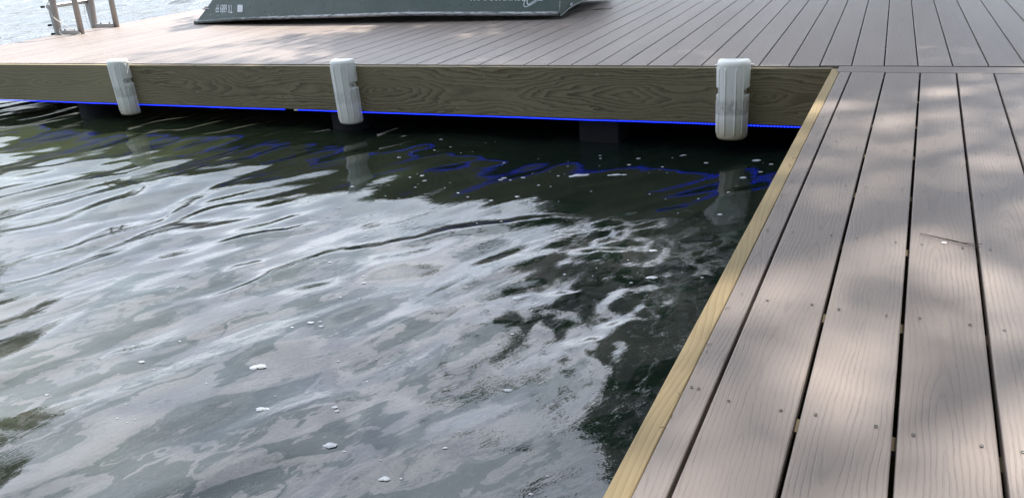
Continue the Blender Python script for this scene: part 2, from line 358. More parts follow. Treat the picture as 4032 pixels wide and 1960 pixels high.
# ------------------------------------------------------------------ bank and lake bed (land out of the frame)
def bank():
    nxb, nyb = 60, 60; vs = []; fs = []
    xs = np.linspace(0, 1, nxb); 
    for i in range(nxb):
        for j in range(nyb):
            x = 5.2+70*xs[i]**2; y = -60+120*j/(nyb-1)
            h = -.9+min(1, (x-5.2)/1.6)*1.0+(x-5.2)*.03+.08*mn.noise(Vector((x*.7, y*.7, 0)))
            vs.append((x, y, h))
    for i in range(nxb-1):
        for j in range(nyb-1):
            a = i*nyb+j; fs.append((a, a+nyb, a+nyb+1, a+1))
    b = len(vs)
    for i in range(nxb):                      # shore behind the dock
        for j in range(24):
            x = -3.6+9.2*i/(nxb-1); t = j/23; y = 8.2+40*t*t
            h = -.9+min(1, (y-8.2)/1.6)*min(1, (x+3.6)/1.5)*1.0+.08*mn.noise(Vector((x*.7, y*.7, 3)))
            vs.append((x, y, h))
    for i in range(nxb-1):
        for j in range(23):
            a = b+i*24+j; fs.append((a, a+24, a+25, a+1))
    g = G("bank_soil"); n = g.noise(g.coord(), 3, 6, .6)
    g.set(color=g.mix(g.map(n, .35, .65), (.10, .075, .045), (.05, .075, .025)), rough=.95, normal=g.bump(n, .8, .05))
    tag(link("bank", vs, fs, g.m, smooth=True), kind="structure")
bank()
def far_shore():
    vs = []; fs = []; m = 60
    for i in range(m):
        t = i/(m-1); a = R(-100+62*t)
        for k, (r_, z_) in enumerate(((43, -.9), (45, -.1), (60, 1.5), (110, 4.))):
            rr = r_*(1+.05*mn.noise(Vector((t*9, k, 0))))
            tp_ = min(1, t/.18, (1-t)/.18); vs.append((.27+math.sin(a)*rr, -4.1+math.cos(a)*rr, -.95+(z_+.95)*math.sin(tp_*math.pi/2)))
    for i in range(m-1):
        for k in range(3): a = i*4+k; fs.append((a, a+4, a+5, a+1))
    tag(link("far_shore", vs, fs, bpy.data.materials["bank_soil"], smooth=True), kind="structure")
far_shore()

# ------------------------------------------------------------------ dock
dock = empty("dock", (0, 0, 0), "L-shaped dock with grey-brown composite boards, pine edge boards and wooden pilings standing in dark water", "dock")
TN = Matrix.Rotation(-.0182, 4, 'Z'); TF = Matrix.Rotation(.0139, 4, 'Z')
def board(mb, x0, x1, y0, y1, z1, th, T, seed, segs=1):
    """deck board along y with eased edges; u = across, v = along (offset per board)"""
    e = .003; w = x1-x0; prof = [(x0, z1-th), (x0, z1-e), (x0+e*.35, z1-e*.35), (x0+e, z1), (x1-e, z1), (x1-e*.35, z1-e*.35), (x1, z1-e), (x1, z1-th)]
    n = len(prof); off = seed*7.31; cx = (x0+x1)/2; flip = 1 if (seed*7) % 2 < 1 else -1
    vs = []; dz = random.uniform(-.0008, .0008)
    for y in (y0, y1):
        for (px, pz) in prof: vs.append(T @ Vector((px, y, pz+dz)))
    fs = []; uvs = []
    U = lambda p: (flip*(p[0]-cx), )
    for i in range(n):
        j = (i+1) % n; a, b = prof[i], prof[j]
        fs.append((i, n+i, n+j, j)[::-1])
        ua, ub = flip*(a[0]-cx)+(a[1]-z1), flip*(b[0]-cx)+(b[1]-z1)
        uvs += [(ub, y0+off), (ub, y1+off), (ua, y1+off), (ua, y0+off)]
    fs.append(tuple(range(n))); uvs += [(flip*(p[0]-cx), y0+off+(p[1]-z1)) for p in prof]
    fs.append(tuple(range(n, 2*n))[::-1]); uvs += [(flip*(p[0]-cx), y1+off+(p[1]-z1)) for p in prof][::-1]
    mb.add(vs, fs, uvs)
random.seed(3)
GAP = .0068; P = .145
# walkway (near) boards
mb = MB(); xg0 = .0914; yA = -9.0
board(mb, .0405, xg0-GAP/2, yA, -.098, 0, .024, TN, .37)
for k in range(16):
    g1 = GAP*random.uniform(.75, 1.2)
    board(mb, xg0+k*P+g1/2, xg0+(k+1)*P-GAP/2, yA, -.098+random.uniform(-.0015, .001), 0, .024, TN, 1.13*k+2.2)
near = mb.build("decking", M_DECK, dock, uv=mb.uv); near["label"] = "walkway decking running towards the viewer"
# platform (far) boards
mb = MB(); xf = .0823
for i in range(-56, 30):
    x0 = xf+i*P; x1 = x0+P
    if x1 < -7.72: continue
    x0 = max(x0, -7.70)
    y0 = .0385 if x1 < .03 else .054
    dy = random.uniform(-.002, .0015)-(x0+x1)/2*math.sin(.0139)
    board(mb, x0+GAP*.42, x1-GAP*.42, y0+dy, 6.2, .001, .024, TF, i*1.77+101)
far = mb.build("decking", M_DECK, dock, uv=mb.uv)
# transverse trim board
def xboard(name, x0, x1, y0, y1, z0, z1, T, mat, seed, mode='top', ch=.002, n=1):
    """board along x; grain runs along x"""
    mb = MB(); prof = [(y0, z0+ch), (y0, z1-ch), (y0+ch, z1), (y1-ch, z1), (y1, z1-ch), (y1, z0+ch), (y1-ch, z0), (y0+ch, z0)]
    m = len(prof); vs = []
    for x in (x0, x1): vs += [T @ Vector((x, a, b)) for a, b in prof]
    fs = []; uvs = []; L = [0]
    for i in range(m): a, b = prof[i], prof[(i+1) % m]; L.append(L[-1]+math.hypot(a[0]-b[0], a[1]-b[1]))
    base = L[1]/2 if mode == 'face' else (L[3]+L[4])/2 if len(L) > 4 else 0
    for i in range(m):
        j = (i+1) % m; fs.append((i, j, m+j, m+i)[::-1]); ua, ub = L[i]-base, L[i+1]-base
        uvs += [(ua, x1+seed), (ub, x1+seed), (ub, x0+seed), (ua, x0+seed)]
    fs.append(tuple(range(m))); uvs += [(p[1], seed+p[0]) for p in prof]
    fs.append(tuple(range(m, 2*m))[::-1]); uvs += [(p[1], seed+p[0]) for p in prof[::-1]]
    mb.add(vs, fs, uvs)
    return mb.build(name, mat, dock, uv=mb.uv)
I4 = Matrix.Identity(4)
TT = Matrix.Translation((.028, .051, 0)) @ Matrix.Rotation(-.018, 4, 'Z')
xboard("trim_board", 0, 3.2, -.139, 0, -.024, -.0005, TT, M_DECK, 55.3)
# fascia boards of the platform
o = xboard("fascia_board", -4.915, -.0015, 0, .038, -.2915, -.0045, I4, M_FASC, 12.4, 'face')
o = xboard("fascia_board", -7.70, -4.918, 0, .038, -.2915, -.0045, I4, M_FASC2, 31.9, 'face')
# side boards at the outer ends
def yboard(name, x0, x1, y0, y1, z0, z1, T, mat, seed, ch=.002):
    mb = MB(); prof = [(x0, z0+ch), (x0, z1-ch), (x0+ch, z1), (x1-ch, z1), (x1, z1-ch), (x1, z0+ch), (x1-ch, z0), (x0+ch, z0)]
    m = len(prof); n = 40; vs = []; fs = []; uvs = []; L = [0]
    for i in range(m): a, b = prof[i], prof[(i+1) % m]; L.append(L[-1]+math.hypot(a[0]-b[0], a[1]-b[1]))
    ys = [y0+(y1-y0)*k/n for k in range(n+1)]
    for y in ys:
        w = .0012*mn.noise(Vector((y*1.3, seed, 0)))
        vs += [T @ Vector((a+w, y, b+.0006*mn.noise(Vector((y*2, seed, 5))))) for a, b in prof]
    for k in range(n):
        for i in range(m):
            j = (i+1) % m; fs.append((k*m+i, k*m+j, (k+1)*m+j, (k+1)*m+i))
            ua, ub = L[i]-.10, L[i+1]-.10
            uvs += [(ua, ys[k]+seed), (ub, ys[k]+seed), (ub, ys[k+1]+seed), (ua, ys[k+1]+seed)]
    fs.append(tuple(range(m))[::-1]); uvs += [(p[1], seed+p[0]) for p in prof[::-1]]
    fs.append(tuple(range(n*m, n*m+m))); uvs += [(p[1], seed+p[0]) for p in prof]
    mb.add(vs, fs, uvs); return mb.build(name, mat, dock, uv=mb.uv)
yboard("edge_board", -.0005, .0382, yA, -.0012, -.2915, -.003, TN, M_STRIP, 4.4)
yboard("side_board", -7.742, -7.704, .0, 6.2, -.2915, -.004, TF, M_FASC2, 9.1)
# joists that show in the gaps
for y in (-.108, -.575, -.975, -1.368, -1.77, -2.166, -2.563, -2.962, -3.36, -3.77, -4.2, -5.0, -6.0):
    m_ = MB(); m_.box((.0388, y-.019, -.20), (2.35, y+.019, -.0253), 0, TN)
    uvs = [(p.z, p.x) for fc in m_.f for p in [m_.v[i] for i in fc]]
    link("joist", m_.v, m_.f, M_JOIST, dock, uv=uvs)
for y in (.66, 1.07, 1.48, 1.89, 2.3, 2.71, 3.12, 3.8, 4.6, 5.4):
    m_ = MB(); m_.box((-7.70, y-.019, -.20), (4.3, y+.019, -.0253), 0, TF)
    uvs = [(p.z, p.x) for fc in m_.f for p in [m_.v[i] for i in fc]]
    link("joist", m_.v, m_.f, M_JOIST, dock, uv=uvs)
# unseen timber wall added at the shore side to block sky showing under the platform
m_ = MB(); m_.box((-6.6, 6.0, -1.6), (4.2, 6.06, -.03)); link("added_bulkhead", m_.v, m_.f, simple("added_bulkhead_wood", (.06, .05, .04), .9), dock)
# pilings
def piling_round(x, y, r):
    m_ = MB(); n = 40; hs = np.linspace(-1.6, -.03, 14); vs = []; fs = []; uvs = []
    for h in hs:
        for k in range(n):
            a = 2*math.pi*k/n; q = r*(1+.025*mn.noise(Vector((math.cos(a)*2, math.sin(a)*2, h*1.2+x)))+.02*(-h)*.5)
            vs.append((x+q*math.cos(a), y+q*math.sin(a), h))
    for i in range(len(hs)-1):
        for k in range(n):
            k2 = (k+1) % n; fs.append((i*n+k, i*n+k2, (i+1)*n+k2, (i+1)*n+k))
            uvs += [(k*.02, hs[i]), (k*.02+.02, hs[i]), (k*.02+.02, hs[i+1]), (k*.02, hs[i+1])]
    fs.append(tuple(range((len(hs)-1)*n, len(hs)*n))); uvs += [(0, 0)]*n
    return link("piling", vs, fs, M_PILE, dock, True, uv=uvs)
piling_round(-5.53, .19, .142); piling_round(-3.03, .19, .138)
def piling_square(x0, x1, y0, y1, T=I4):
    m_ = MB(); m_.box((x0, y0, -1.6), (x1, y1, -.03), .008, T)
    uvs = [(p.x+p.y, p.z) for fc in m_.f for p in [m_.v[i] for i in fc]]
    return link("piling", m_.v, m_.f, M_PILE, dock, uv=uvs)
piling_square(-1.34, -1.10, .045, .26)
for x, y in ((-7.5, .2), (-7.5, 5.9), (-5.5, 5.9), (-3.2, 3.2), (-5.5, 3.2), (-1, 3.2), (2, .6), (2, 3.2), (2.1, -3), (.3, -7), (2.1, -7), (-3.2, 5.9), (-1, 5.9), (2, 5.9)): piling_round(x, y, .13)
# deck screws: flat dark disc stands for the recess shade, steel sliver for the head
hole_shade = MB(); heads = MB()
def screw(p, T, far_=False):
    c = T @ Vector(p); n = 12; r = .0030*random.uniform(.9, 1.1)
    hole_shade.add([c+Vector((r*math.cos(2*math.pi*k/n), r*math.sin(2*math.pi*k/n), .0018)) for k in range(n)], [tuple(range(n))])
    r2 = r*.62; q = c+Vector((random.uniform(-.0004, .0004), -.0012, .0022))
    vs = [q+Vector((r2*math.cos(2*math.pi*k/n), r2*.8*math.sin(2*math.pi*k/n), 0)) for k in range(n)]
    heads.add([Vector((v.x, q.y-.0006+(v.y-q.y)*.42, v.z)) for v in vs], [tuple(range(n))])
rows = (-.112, -.575, -.975, -1.368, -1.77, -2.166, -2.563, -2.962, -3.36)
for y in rows:
    for k in range(9):
        for dx in (.0275, .1175):
            if random.random() < .97: screw((xg0+k*P+dx+random.uniform(-.003, .003), y+random.uniform(-.005, .005), 0), TN)
for y, dx in ((-2.945, .052), (-2.946, .065), (-1.36, .062), (-.575, .060), (-.975, .064), (-.112, .066), (-1.77, .06), (-2.17, .055)): screw((dx, y, 0), TN)
for y in (.088, .258, .659, 1.07, 1.48, 1.89):
    for i in range(-18, 12):
        for dx in (.0275, .1175): screw((xf+i*P+dx+random.uniform(-.003, .003), y+random.uniform(-.004, .004), .001), TF)
for x in (.13, .55, 1.0): screw((x, -.012, 0), TT); screw((x+.01, -.115, 0), TT)
h_ = hole_shade.build("screw_hole_shade", M_DARK, dock); tag(h_, kind="stuff"); h2 = heads.build("screw_heads", M_STEEL, dock); tag(h2, kind="stuff")

# ------------------------------------------------------------------ led strips
def led_mat():
    g = G("blue_led"); s = g.sep(g.coord()); d = g.math('FRACT', g.math('MULTIPLY', s[0], 60.)); k = g.map(g.math('ABSOLUTE', g.math('SUBTRACT', d, .5)), .1, .35, 1.5, .2, True)
    g.set(color=(.02, .05, .4), rough=.4); g.p.inputs['Emission Color'].default_value = (.006, .022, 1, 1)
    g.l(g.math('MULTIPLY', k, 1.8), g.p.inputs['Emission Strength']); return g.m
M_LED = led_mat()
def led(x0, x1, label, plug=False):
    o = empty("led_strip", ((x0+x1)/2, .004, -.297), label, "light strip", "blue light strips under the dock edge")
    pts = [(x-(x0+x1)/2, .0015*math.sin(x*5), .0015*mn.noise(Vector((x*2, 0, 0)))-.001) for x in np.linspace(x0, x1, 60)]
    m_ = MB(); m_.tube(pts, .0031, 8); m_.build("light_tube", M_LED, o, True)
    if plug:
        m_ = MB(); a = Vector(pts[0]); m_.box(a+Vector((-.03, -.006, -.005)), a+Vector((0, .006, .0045)), .001); m_.build("plug", M_CORD, o)
led(-7.68, -3.44, "glowing blue light strip under the timber edge, passing behind the leftmost white fender")
led(-3.33, -.03, "glowing blue light strip with pale end plug, running to the inner corner", True)

# ------------------------------------------------------------------ dock fenders
def fender_mat(name, dirt):
    g = G(name); co = g.coord(); z = g.sep(co)[2]
    n = g.noise(g.scale(co, (1, 1, .35)), 55, 5, .7); n2 = g.noise(co, 14, 4, .6); n3 = g.noise(g.scale(co, (1, 1, 1.3)), 130, 4, .8)
    zz = g.math('ADD', z, g.math('MULTIPLY', g.math('SUBTRACT', n2, .5), .05))
    band = g.math('MULTIPLY', g.map(zz, -.235, -.215, 0., 1., True), g.map(zz, -.135, -.175, 0., 1., True))
    low = g.map(zz, -.24, -.36, 0., 1.)
    c = g.mix(g.math('MULTIPLY', g.math('MULTIPLY', band, g.map(n, .35, .62)), .62*dirt), (.80, .79, .75), (.27, .25, .21))
    c = g.mix(g.math('MULTIPLY', g.math('MULTIPLY', band, g.map(n3, .56, .68)), .8*dirt), c, (.07, .065, .06))
    c = g.mix(g.math('MULTIPLY', low, .8*dirt), c, (.37, .28, .13))
    c = g.mix(g.map(n3, .67, .74, 0., .6*dirt), c, (.15, .14, .12))
    g.set(color=c, rough=.38, spec=.45); g.p.inputs['Subsurface Weight'].default_value = .0
    return g.m
def make_fender(x, label, dirt, tilt=0.0, w=.083):
    o = empty("dock_fender", (x, 0, 0), label, "fender", "white fenders screwed to the dock edge")
    o.rotation_euler = (0, tilt, 0)
    top, bot, dep = .045, -.362, .088
    nz, na = 150, 121; vs = []; fs = []
    def sec(a):                             # half super-ellipse, a: 0..pi
        ca, sa = math.cos(a), math.sin(a); e = .80
        return math.copysign(abs(ca)**e, ca)*w, -abs(sa)**.80*dep
    ribs = [R(d) for d in (17, 47, 76, 104, 133, 163)]
    for i in range(nz):
        t = i/(nz-1); z = top+(bot-top)*t
        rt_, rb = .026, .020
        s1 = 1.0; ez = 0
        if z > top-rt_: q = (z-(top-rt_))/rt_; s1 = .80+.20*math.sqrt(max(0, 1-q*q))
        if z < bot+rb: q = ((bot+rb)-z)/rb; s1 = .84+.16*math.sqrt(max(0, 1-q*q))
        s1 *= 1-.05*t
        for k in range(na):
            a = math.pi*k/(na-1); X, Y = sec(a); X *= s1; Y *= s1
            nrm = Vector((math.cos(a), -math.sin(a)))
            rb_ = 0
            for r_ in ribs:
                lz = min(1, max(0, (top-.030-z)/.012))*min(1, max(0, (z-(bot+.022))/.012))
                fade = 1 if abs(r_-math.pi/2) < .9 or z < -.16 or z > -.0 else .55
                rb_ += math.exp(-((a-r_)/.042)**2)*lz*fade
            X += nrm.x*.0050*rb_; Y += nrm.y*.0050*rb_
            # recessed screw pockets on both flanks
            for sgn in (1, -1):
                aa = a if sgn > 0 else math.pi-a
                if aa < R(46):
                    m_ = min(1, max(0, (-.098-z)/.0035+.5))*min(1, max(0, (z+.131)/.0035+.5))*min(1, max(0, (R(44)-aa)/.06))
                    X -= sgn*.020*m_*(1 if aa < .5 else .7); Y += .006*m_
            vs.append((X, Y-.0005, z))
    for i in range(nz-1):
        for k in range(na-1):
            a = i*na+k; fs.append((a, a+na, a+na+1, a+1))
    # top with a shallow dip, bottom closed
    ct = len(vs); vs.append((0, -dep*.40, top-.006)); cb = len(vs); vs.append((0, -dep*.4, bot-.004))
    r1 = len(vs)
    for k in range(na):
        X, Y, Z = vs[k]; vs.append((X*.82, Y*.82-.004, top+.0005))
    for k in range(na-1):
        fs.append((k, k+1, r1+k+1, r1+k)); fs.append((r1+k, r1+k+1, ct)); fs.append(((nz-1)*na+k, cb, (nz-1)*na+k+1))
    fs += [(r1, r1+na-1, ct)[::-1], (0, na-1, r1+na-1, r1)]
    # flat back
    fs.append(tuple([i*na for i in range(nz)][::-1]+[cb]+[i*na+na-1 for i in range(nz)][::-1][::1][:0]) if False else (0, na-1, (nz-1)*na+na-1, (nz-1)*na))
    m = fender_mat("fender_plastic", dirt)
    b = link("body", vs, fs, m, o, True)
    b.data.update()
    m_ = MB(); m_.box((w*.86, -.014, .012), (w+.016, -.002, .020), .002); m_.build("mounting_tab", m, o); m_ = MB(); m_.box((-w-.012, -.012, .010), (-w*.86, -.002, .017), .002); m_.build("mounting_tab", m, o)
    for sgn in (1, -1):
        m_ = MB(); c = Vector((sgn*(w-.018), -.034, -.1145)); n = Vector((sgn*.75, -.66, 0)).normalized()
        m_.tube([c, c+n*.006, c+n*.0085], [.0065, .0065, .003], 12); m_.build("screw", M_STEEL, o, True)
    return o
make_fender(-4.905, "white ribbed plastic fender with dirty band, farthest along the dock, against the paler timber", .75)
make_fender(-2.885, "cleanest white ribbed plastic fender, the middle one of the three on the timber edge", .45)
make_fender(-.466, "white ribbed plastic fender stained brown at its foot, nearest the inner corner of the dock", 1.0)

# nail heads and knots on the fascia
m_ = MB()
for x, z in ((-3.42, -.05), (-3.36, -.215), (-1.9, -.06), (-6.2, -.21), (-6.05, -.215), (-4.2, -.19), (-2.1, -.25), (-1.2, -.04)):
    m_ = MB(); m_.tube([(x, .001, z), (x, -.0012, z)], .0035, 10); m_.build("nail_head", M_STEEL, dock)

# ------------------------------------------------------------------ ladder
lad = empty("dock_ladder", (-7.76, 1.85, 0), "grey aluminium dock ladder with two tall handrail frames at the lake edge", "ladder")
L0 = Vector((-7.76, 1.85, 0))
def lp(*p): return Vector(p)-L0
def frame_(y, xa, xb, ta, tb, ra, rb, h=.95):
    A = lp(xa, y, 0); B = lp(xb, y, 0); at_ = Vector((ta, 0, h*.8)); bt = Vector((tb, 0, h*.8))
    m_ = MB(); m_.tube([lp(xa-.02, y, -1.0), A, A+at_*.5, A+at_], ra, 16); m_.build("outer_rail", M_ALU, lad, True)
    top = [A+at_]+[]
    p0, p1 = A+at_, B+bt; arc = [p0.lerp(p1, .5-.5*math.cos(math.pi*t))+Vector((0, 0, math.sin(math.pi*t)*.16)) for t in np.linspace(0, 1, 14)]
    m_ = MB(); m_.tube([B, B+bt*.5]+arc[::-1], rb, 16); m_.build("handrail", M_ALU, lad, True)
    m_ = MB(); m_.box(lp(xa+.02, y-.022, .001), lp(xb, y+.022, .040), .003); br = m_.build("base_bracket", M_ALU, lad)
    for t in (.32, .72):
        m_ = MB(); c = lp(xa+(xb-xa)*t, y, .040); m_.tube([c, c+Vector((0, 0, .006))], .010, 6); m_.tube([c+Vector((0, 0, .006)), c+Vector((0, 0, .014))], .004, 8); m_.build("bolt", M_DARK, br)
    m_ = MB(); m_.box(lp(xa-.055, y-.004, -.3), lp(xa-.020, y+.020, .30 if y < 1.9 else .26), .002); m_.build("rail_flange", M_ALU, lad)
frame_(1.62, -7.74, -7.385, .115, .06, .033, .029)
frame_(2.10, -7.783, -7.437, .13, .06, .034, .029)
m_ = MB(); m_.box(lp(-7.815, 1.62, .262), lp(-7.765, 2.12, .300), .006); m_.build("rung", M_ALU, lad)
for z in (-.02, -.30): m_ = MB(); m_.box(lp(-7.83, 1.62, z-.036), lp(-7.78, 2.12, z), .006); m_.build("rung", M_ALU, lad)
for (x, z) in ((-7.83, .285), (-7.80, .098), (-7.79, .008)):
    m_ = MB(); m_.tube([lp(x, 1.615, z), lp(x-.022, 1.60, z), lp(x-.034, 1.592, z)], [.010, .013, .009], 10); m_.build("locking_knob", M_RUB, lad, True)
# cord
pts = [(-7.69, 1.585, .50), (-7.697, 1.582, .346), (-7.728, 1.58, .314), (-7.731, 1.58, .27), (-7.703, 1.575, .207), (-7.65, 1.57, .158), (-7.569, 1.57, .113), (-7.499, 1.59, .067), (-7.46, 1.60, .046), (-7.50, 1.60, .052), (-7.58, 1.585, .060), (-7.625, 1.575, .068), (-7.650, 1.57, .040), (-7.62, 1.565, .008), (-7.52, 1.53, .0045), (-7.40, 1.52, .0045), (-7.352, 1.575, .006), (-7.38, 1.585, .026), (-7.408, 1.60, .044)]
m_ = MB(); m_.tube(crom(pts, 7), .0035, 7); tag(m_.build("cord", M_CORD, None, True), "thin white cord looped over the ladder's left rail and trailing on its base", "cord")
pts = [(-7.80, 2.06, .26), (-7.805, 2.04, .15), (-7.79, 2.03, .05), (-7.765, 2.045, .003)]
m_ = MB(); m_.tube(crom(pts, 7), .0018, 6); tag(m_.build("cord", M_CORD, None, True), "very thin pale string hanging from the ladder rung beside the right rail", "cord")

# ------------------------------------------------------------------ overturned boat
boat = empty("jon_boat", (-4.25, 2.6, 0), "olive green aluminium flat-bottomed boat lying upside down on the far deck", "boat")
B0 = Vector((-4.25, 2.6, 0))
GXs = [-6.36, -6.03, -5.68, -5.2, -4.77, -4.28, -3.61, -3.0, -2.48, -2.18]
GYs = [2.165, 2.113, 2.065, 2.018, 1.988, 1.958, 1.938, 1.936, 1.930, 1.945]
GZs = [.012, .026, .044, .052, .058, .062, .067, .053, .042, .036]
gy_ = lambda x: float(np.interp(x, GXs, GYs)); gz_ = lambda x: float(np.interp(x, GXs, GZs))
zb_ = lambda x: float(np.interp(x, [-6.12, -6.05, -5.9, -5.6, -5.1, -4.5, -2.0], [.215, .245, .275, .33, .41, .45, .47]))
CY = 2.60
HN = 10
def hull_pt(u, h):
    """u 0..1 bow..stern, h 0..1 gunwale..chine on the near side"""
    xg = -6.335+u*(6.335-2.195); xb = -6.075+u*(6.075-2.21)
    x = xg+(xb-xg)*min(1, h*1.0)**.95
    zt = zb_(xb); z0 = gz_(xg)+.012; z = z0+(zt-z0)*h
    y = gy_(x)+.012+.15*h*(zt-z0)/.45
    y += .004*math.sin(h*math.pi)*math.sin(u*19)
    return Vector((x, y, z))
def side_y(x, z):
    # invert on the near side
    u = (x+6.335)/4.14
    for _ in range(6):
        zt = zb_(-6.075+u*3.865); z0 = gz_(x)+.012; h = max(0, min(1, (z-z0)/(zt-z0)))
        xx = (-6.335+u*4.14)+((-6.075+u*3.865)-(-6.335+u*4.14))*h**.95 if h > 0 else -6.335+u*4.14
        u += (x-xx)/4.14
    return hull_pt(u, h).y
def boat_mat():
    g = G("boat_paint"); co = g.coord(); s = g.sep(co); z = s[2]
    n = g.noise(co, 5, 4, .6); sc_ = g.noise(g.vec(g.math('MULTIPLY', s[0], 26.), s[1], g.math('MULTIPLY', z, 60.)), 1, 4, .8)
    sc2 = g.noise(g.vec(g.math('MULTIPLY', s[0], 3.), s[1], g.math('MULTIPLY', z, 10.)), 1, 2, .5)
    c = g.mix(g.map(n, .3, .7), (.066, .092, .078), (.088, .116, .106))
    wear = g.math('MULTIPLY', g.map(sc_, .58, .64), g.math('MULTIPLY', g.map(z, .16, .07), g.map(sc2, .45, .6)))
    c = g.mix(g.math('MULTIPLY', wear, .85), c, (.42, .44, .43))
    gl = g.noise(g.scale(co, (7, 7, 7)), 9, 3, .5); 
    g.set(color=c, rough=.48, metal=.0, normal=g.bump(gl, .25, .003), spec=.4); return g.m
def gun_mat():
    g = G("worn_gunwale"); co = g.coord(); s = g.sep(co)
    n = g.noise(g.vec(g.math('MULTIPLY', s[0], 14.), g.math('MULTIPLY', s[1], 30.), g.math('MULTIPLY', s[2], 120.)), 1, 5, .75)
    bow = g.map(s[0], -1.55, -.5, .60, .46)
    m_ = g.map(n, g.math('SUBTRACT', bow, .03), g.math('ADD', bow, .03))
    g.set(color=g.mix(m_, (.062, .078, .070), (.36, .36, .37)), rough=.45, metal=g.math('MULTIPLY', m_, .35), normal=g.bump(n, .5, .002)); return g.m
M_BOAT = boat_mat(); M_GUN = gun_mat()
vs = []; fs = []; NU = 90
hs = [i/HN for i in range(HN+1)]
bw = lambda t: t
for i in range(NU+1):
    u = i/NU; row = [hull_pt(u, h) for h in hs]
    c = row[-1]; half = CY-c.y; bot = []
    for k in range(1, 12):
        yy = c.y+2*half*k/12; rib = .012*max(0, math.cos((k/12-.5)*math.pi*8))
        bot.append(Vector((c.x-.02*math.sin(math.pi*k/12)*(1-u), yy, c.z+.010+rib*.5)))
    fr = [Vector((p.x, 2*CY-p.y, p.z)) for p in row[::-1]]
    vs += row+bot+fr
m = len(vs)//(NU+1)
for i in range(NU):
    for k in range(m-1): a = i*m+k; fs.append((a, a+1, a+m+1, a+m))
fs.append(tuple(range(m))[::-1])
link("hull", [v-B0 for v in vs], fs, M_BOAT, boat)
# transom: drops inside the stern, its upper edge cut away between the corners
st = [hull_pt(1, h) for h in hs]; far_c = [Vector((p.x, 2*CY-p.y, p.z)) for p in st[::-1]]
edge = [(1.955, .030), (2.13, .062), (2.30, .078), (2.5, .082), (2.8, .085), (2.9, .082), (3.07, .062), (3.245, .030)]
lo_e = [Vector((-2.188, y, z)) for y, z in edge]
for nm, dx in (("transom", 0.0),):
    ring = [p+Vector((.006, 0, 0)) for p in st]+[p+Vector((.006, 0, 0)) for p in far_c]
    low = [Vector((-2.189, y, z)) for y, z in edge]
    poly = ring+low[::-1]
    n = len(poly); V = [p-B0 for p in poly]+[p-B0-Vector((.02, 0, 0)) for p in poly]
    F = [tuple(range(n)), tuple(range(n, 2*n))[::-1]]+[(i, n+i, n+(i+1) % n, (i+1) % n) for i in range(n)]
    tr = link("transom", V, F, M_BOAT, boat)
m_ = MB(); m_.tube([p+Vector((.004, 0, -.004))-B0 for p in lo_e], .006, 8); m_.build("transom_rim", M_GUN, boat, True)
# gunwale rails, bow rail and corner trims
def rail(sgn):
    pts = []
    for i in range(70):
        x = -6.34+i/69*(6.34-2.20); y = gy_(x); z = gz_(x)
        if sgn < 0: y = 2*CY-y
        pts.append(Vector((x, y, z+.010))-B0)
    m_ = MB(); m_.tube(pts, [.017]*70, 10); 
    m_.v = [Vector((v.x, v.y, (v.z))) for v in m_.v]
    return m_.build("gunwale", M_GUN, boat, True)
rail(1); rail(-1)
m_ = MB(); m_.tube([Vector((-6.345, y, .018))-B0 for y in np.linspace(2.16, 2*CY-2.16, 8)], .017, 10); m_.build("bow_rail", M_GUN, boat, True)
for s_ in (1, -1):
    m_ = MB(); m_.tube([Vector((p.x+.003, p.y if s_ > 0 else 2*CY-p.y, p.z))-B0 for p in st], .0045, 8); m_.build("corner_trim", M_GUN, boat, True)
m_ = MB(); a = Vector((-6.165, 2.26, .15))-B0; m_.tube(crom([a+Vector((.06, -.07, .0)), a+Vector((-.06, -.06, .0)), a+Vector((-.085, 0, .01)), a+Vector((-.06, .06, .0)), a+Vector((.06, .07, 0))], 5), .009, 8); m_.build("bow_handle", M_ALU, boat, True)
rv = MB()
for x, z in ((-4.55, .167), (-4.434, .174), (-4.126, .17), (-4.084, .172), (-3.794, .166), (-3.745, .168), (-3.445, .163), (-3.396, .162), (-3.202, .136), (-3.097, .135), (-2.99, .132), (-2.888, .129), (-2.804, .130), (-2.731, .132), (-2.548, .127), (-2.387, .121), (-5.2, .19), (-5.5, .16), (-5.3, .12)):
    rv = MB(); y = side_y(x, z); rv.tube([Vector((x, y+.001, z))-B0, Vector((x, y-.003, z))-B0], [.007, .004], 8); rv.build("rivet", M_BOAT, boat, True)
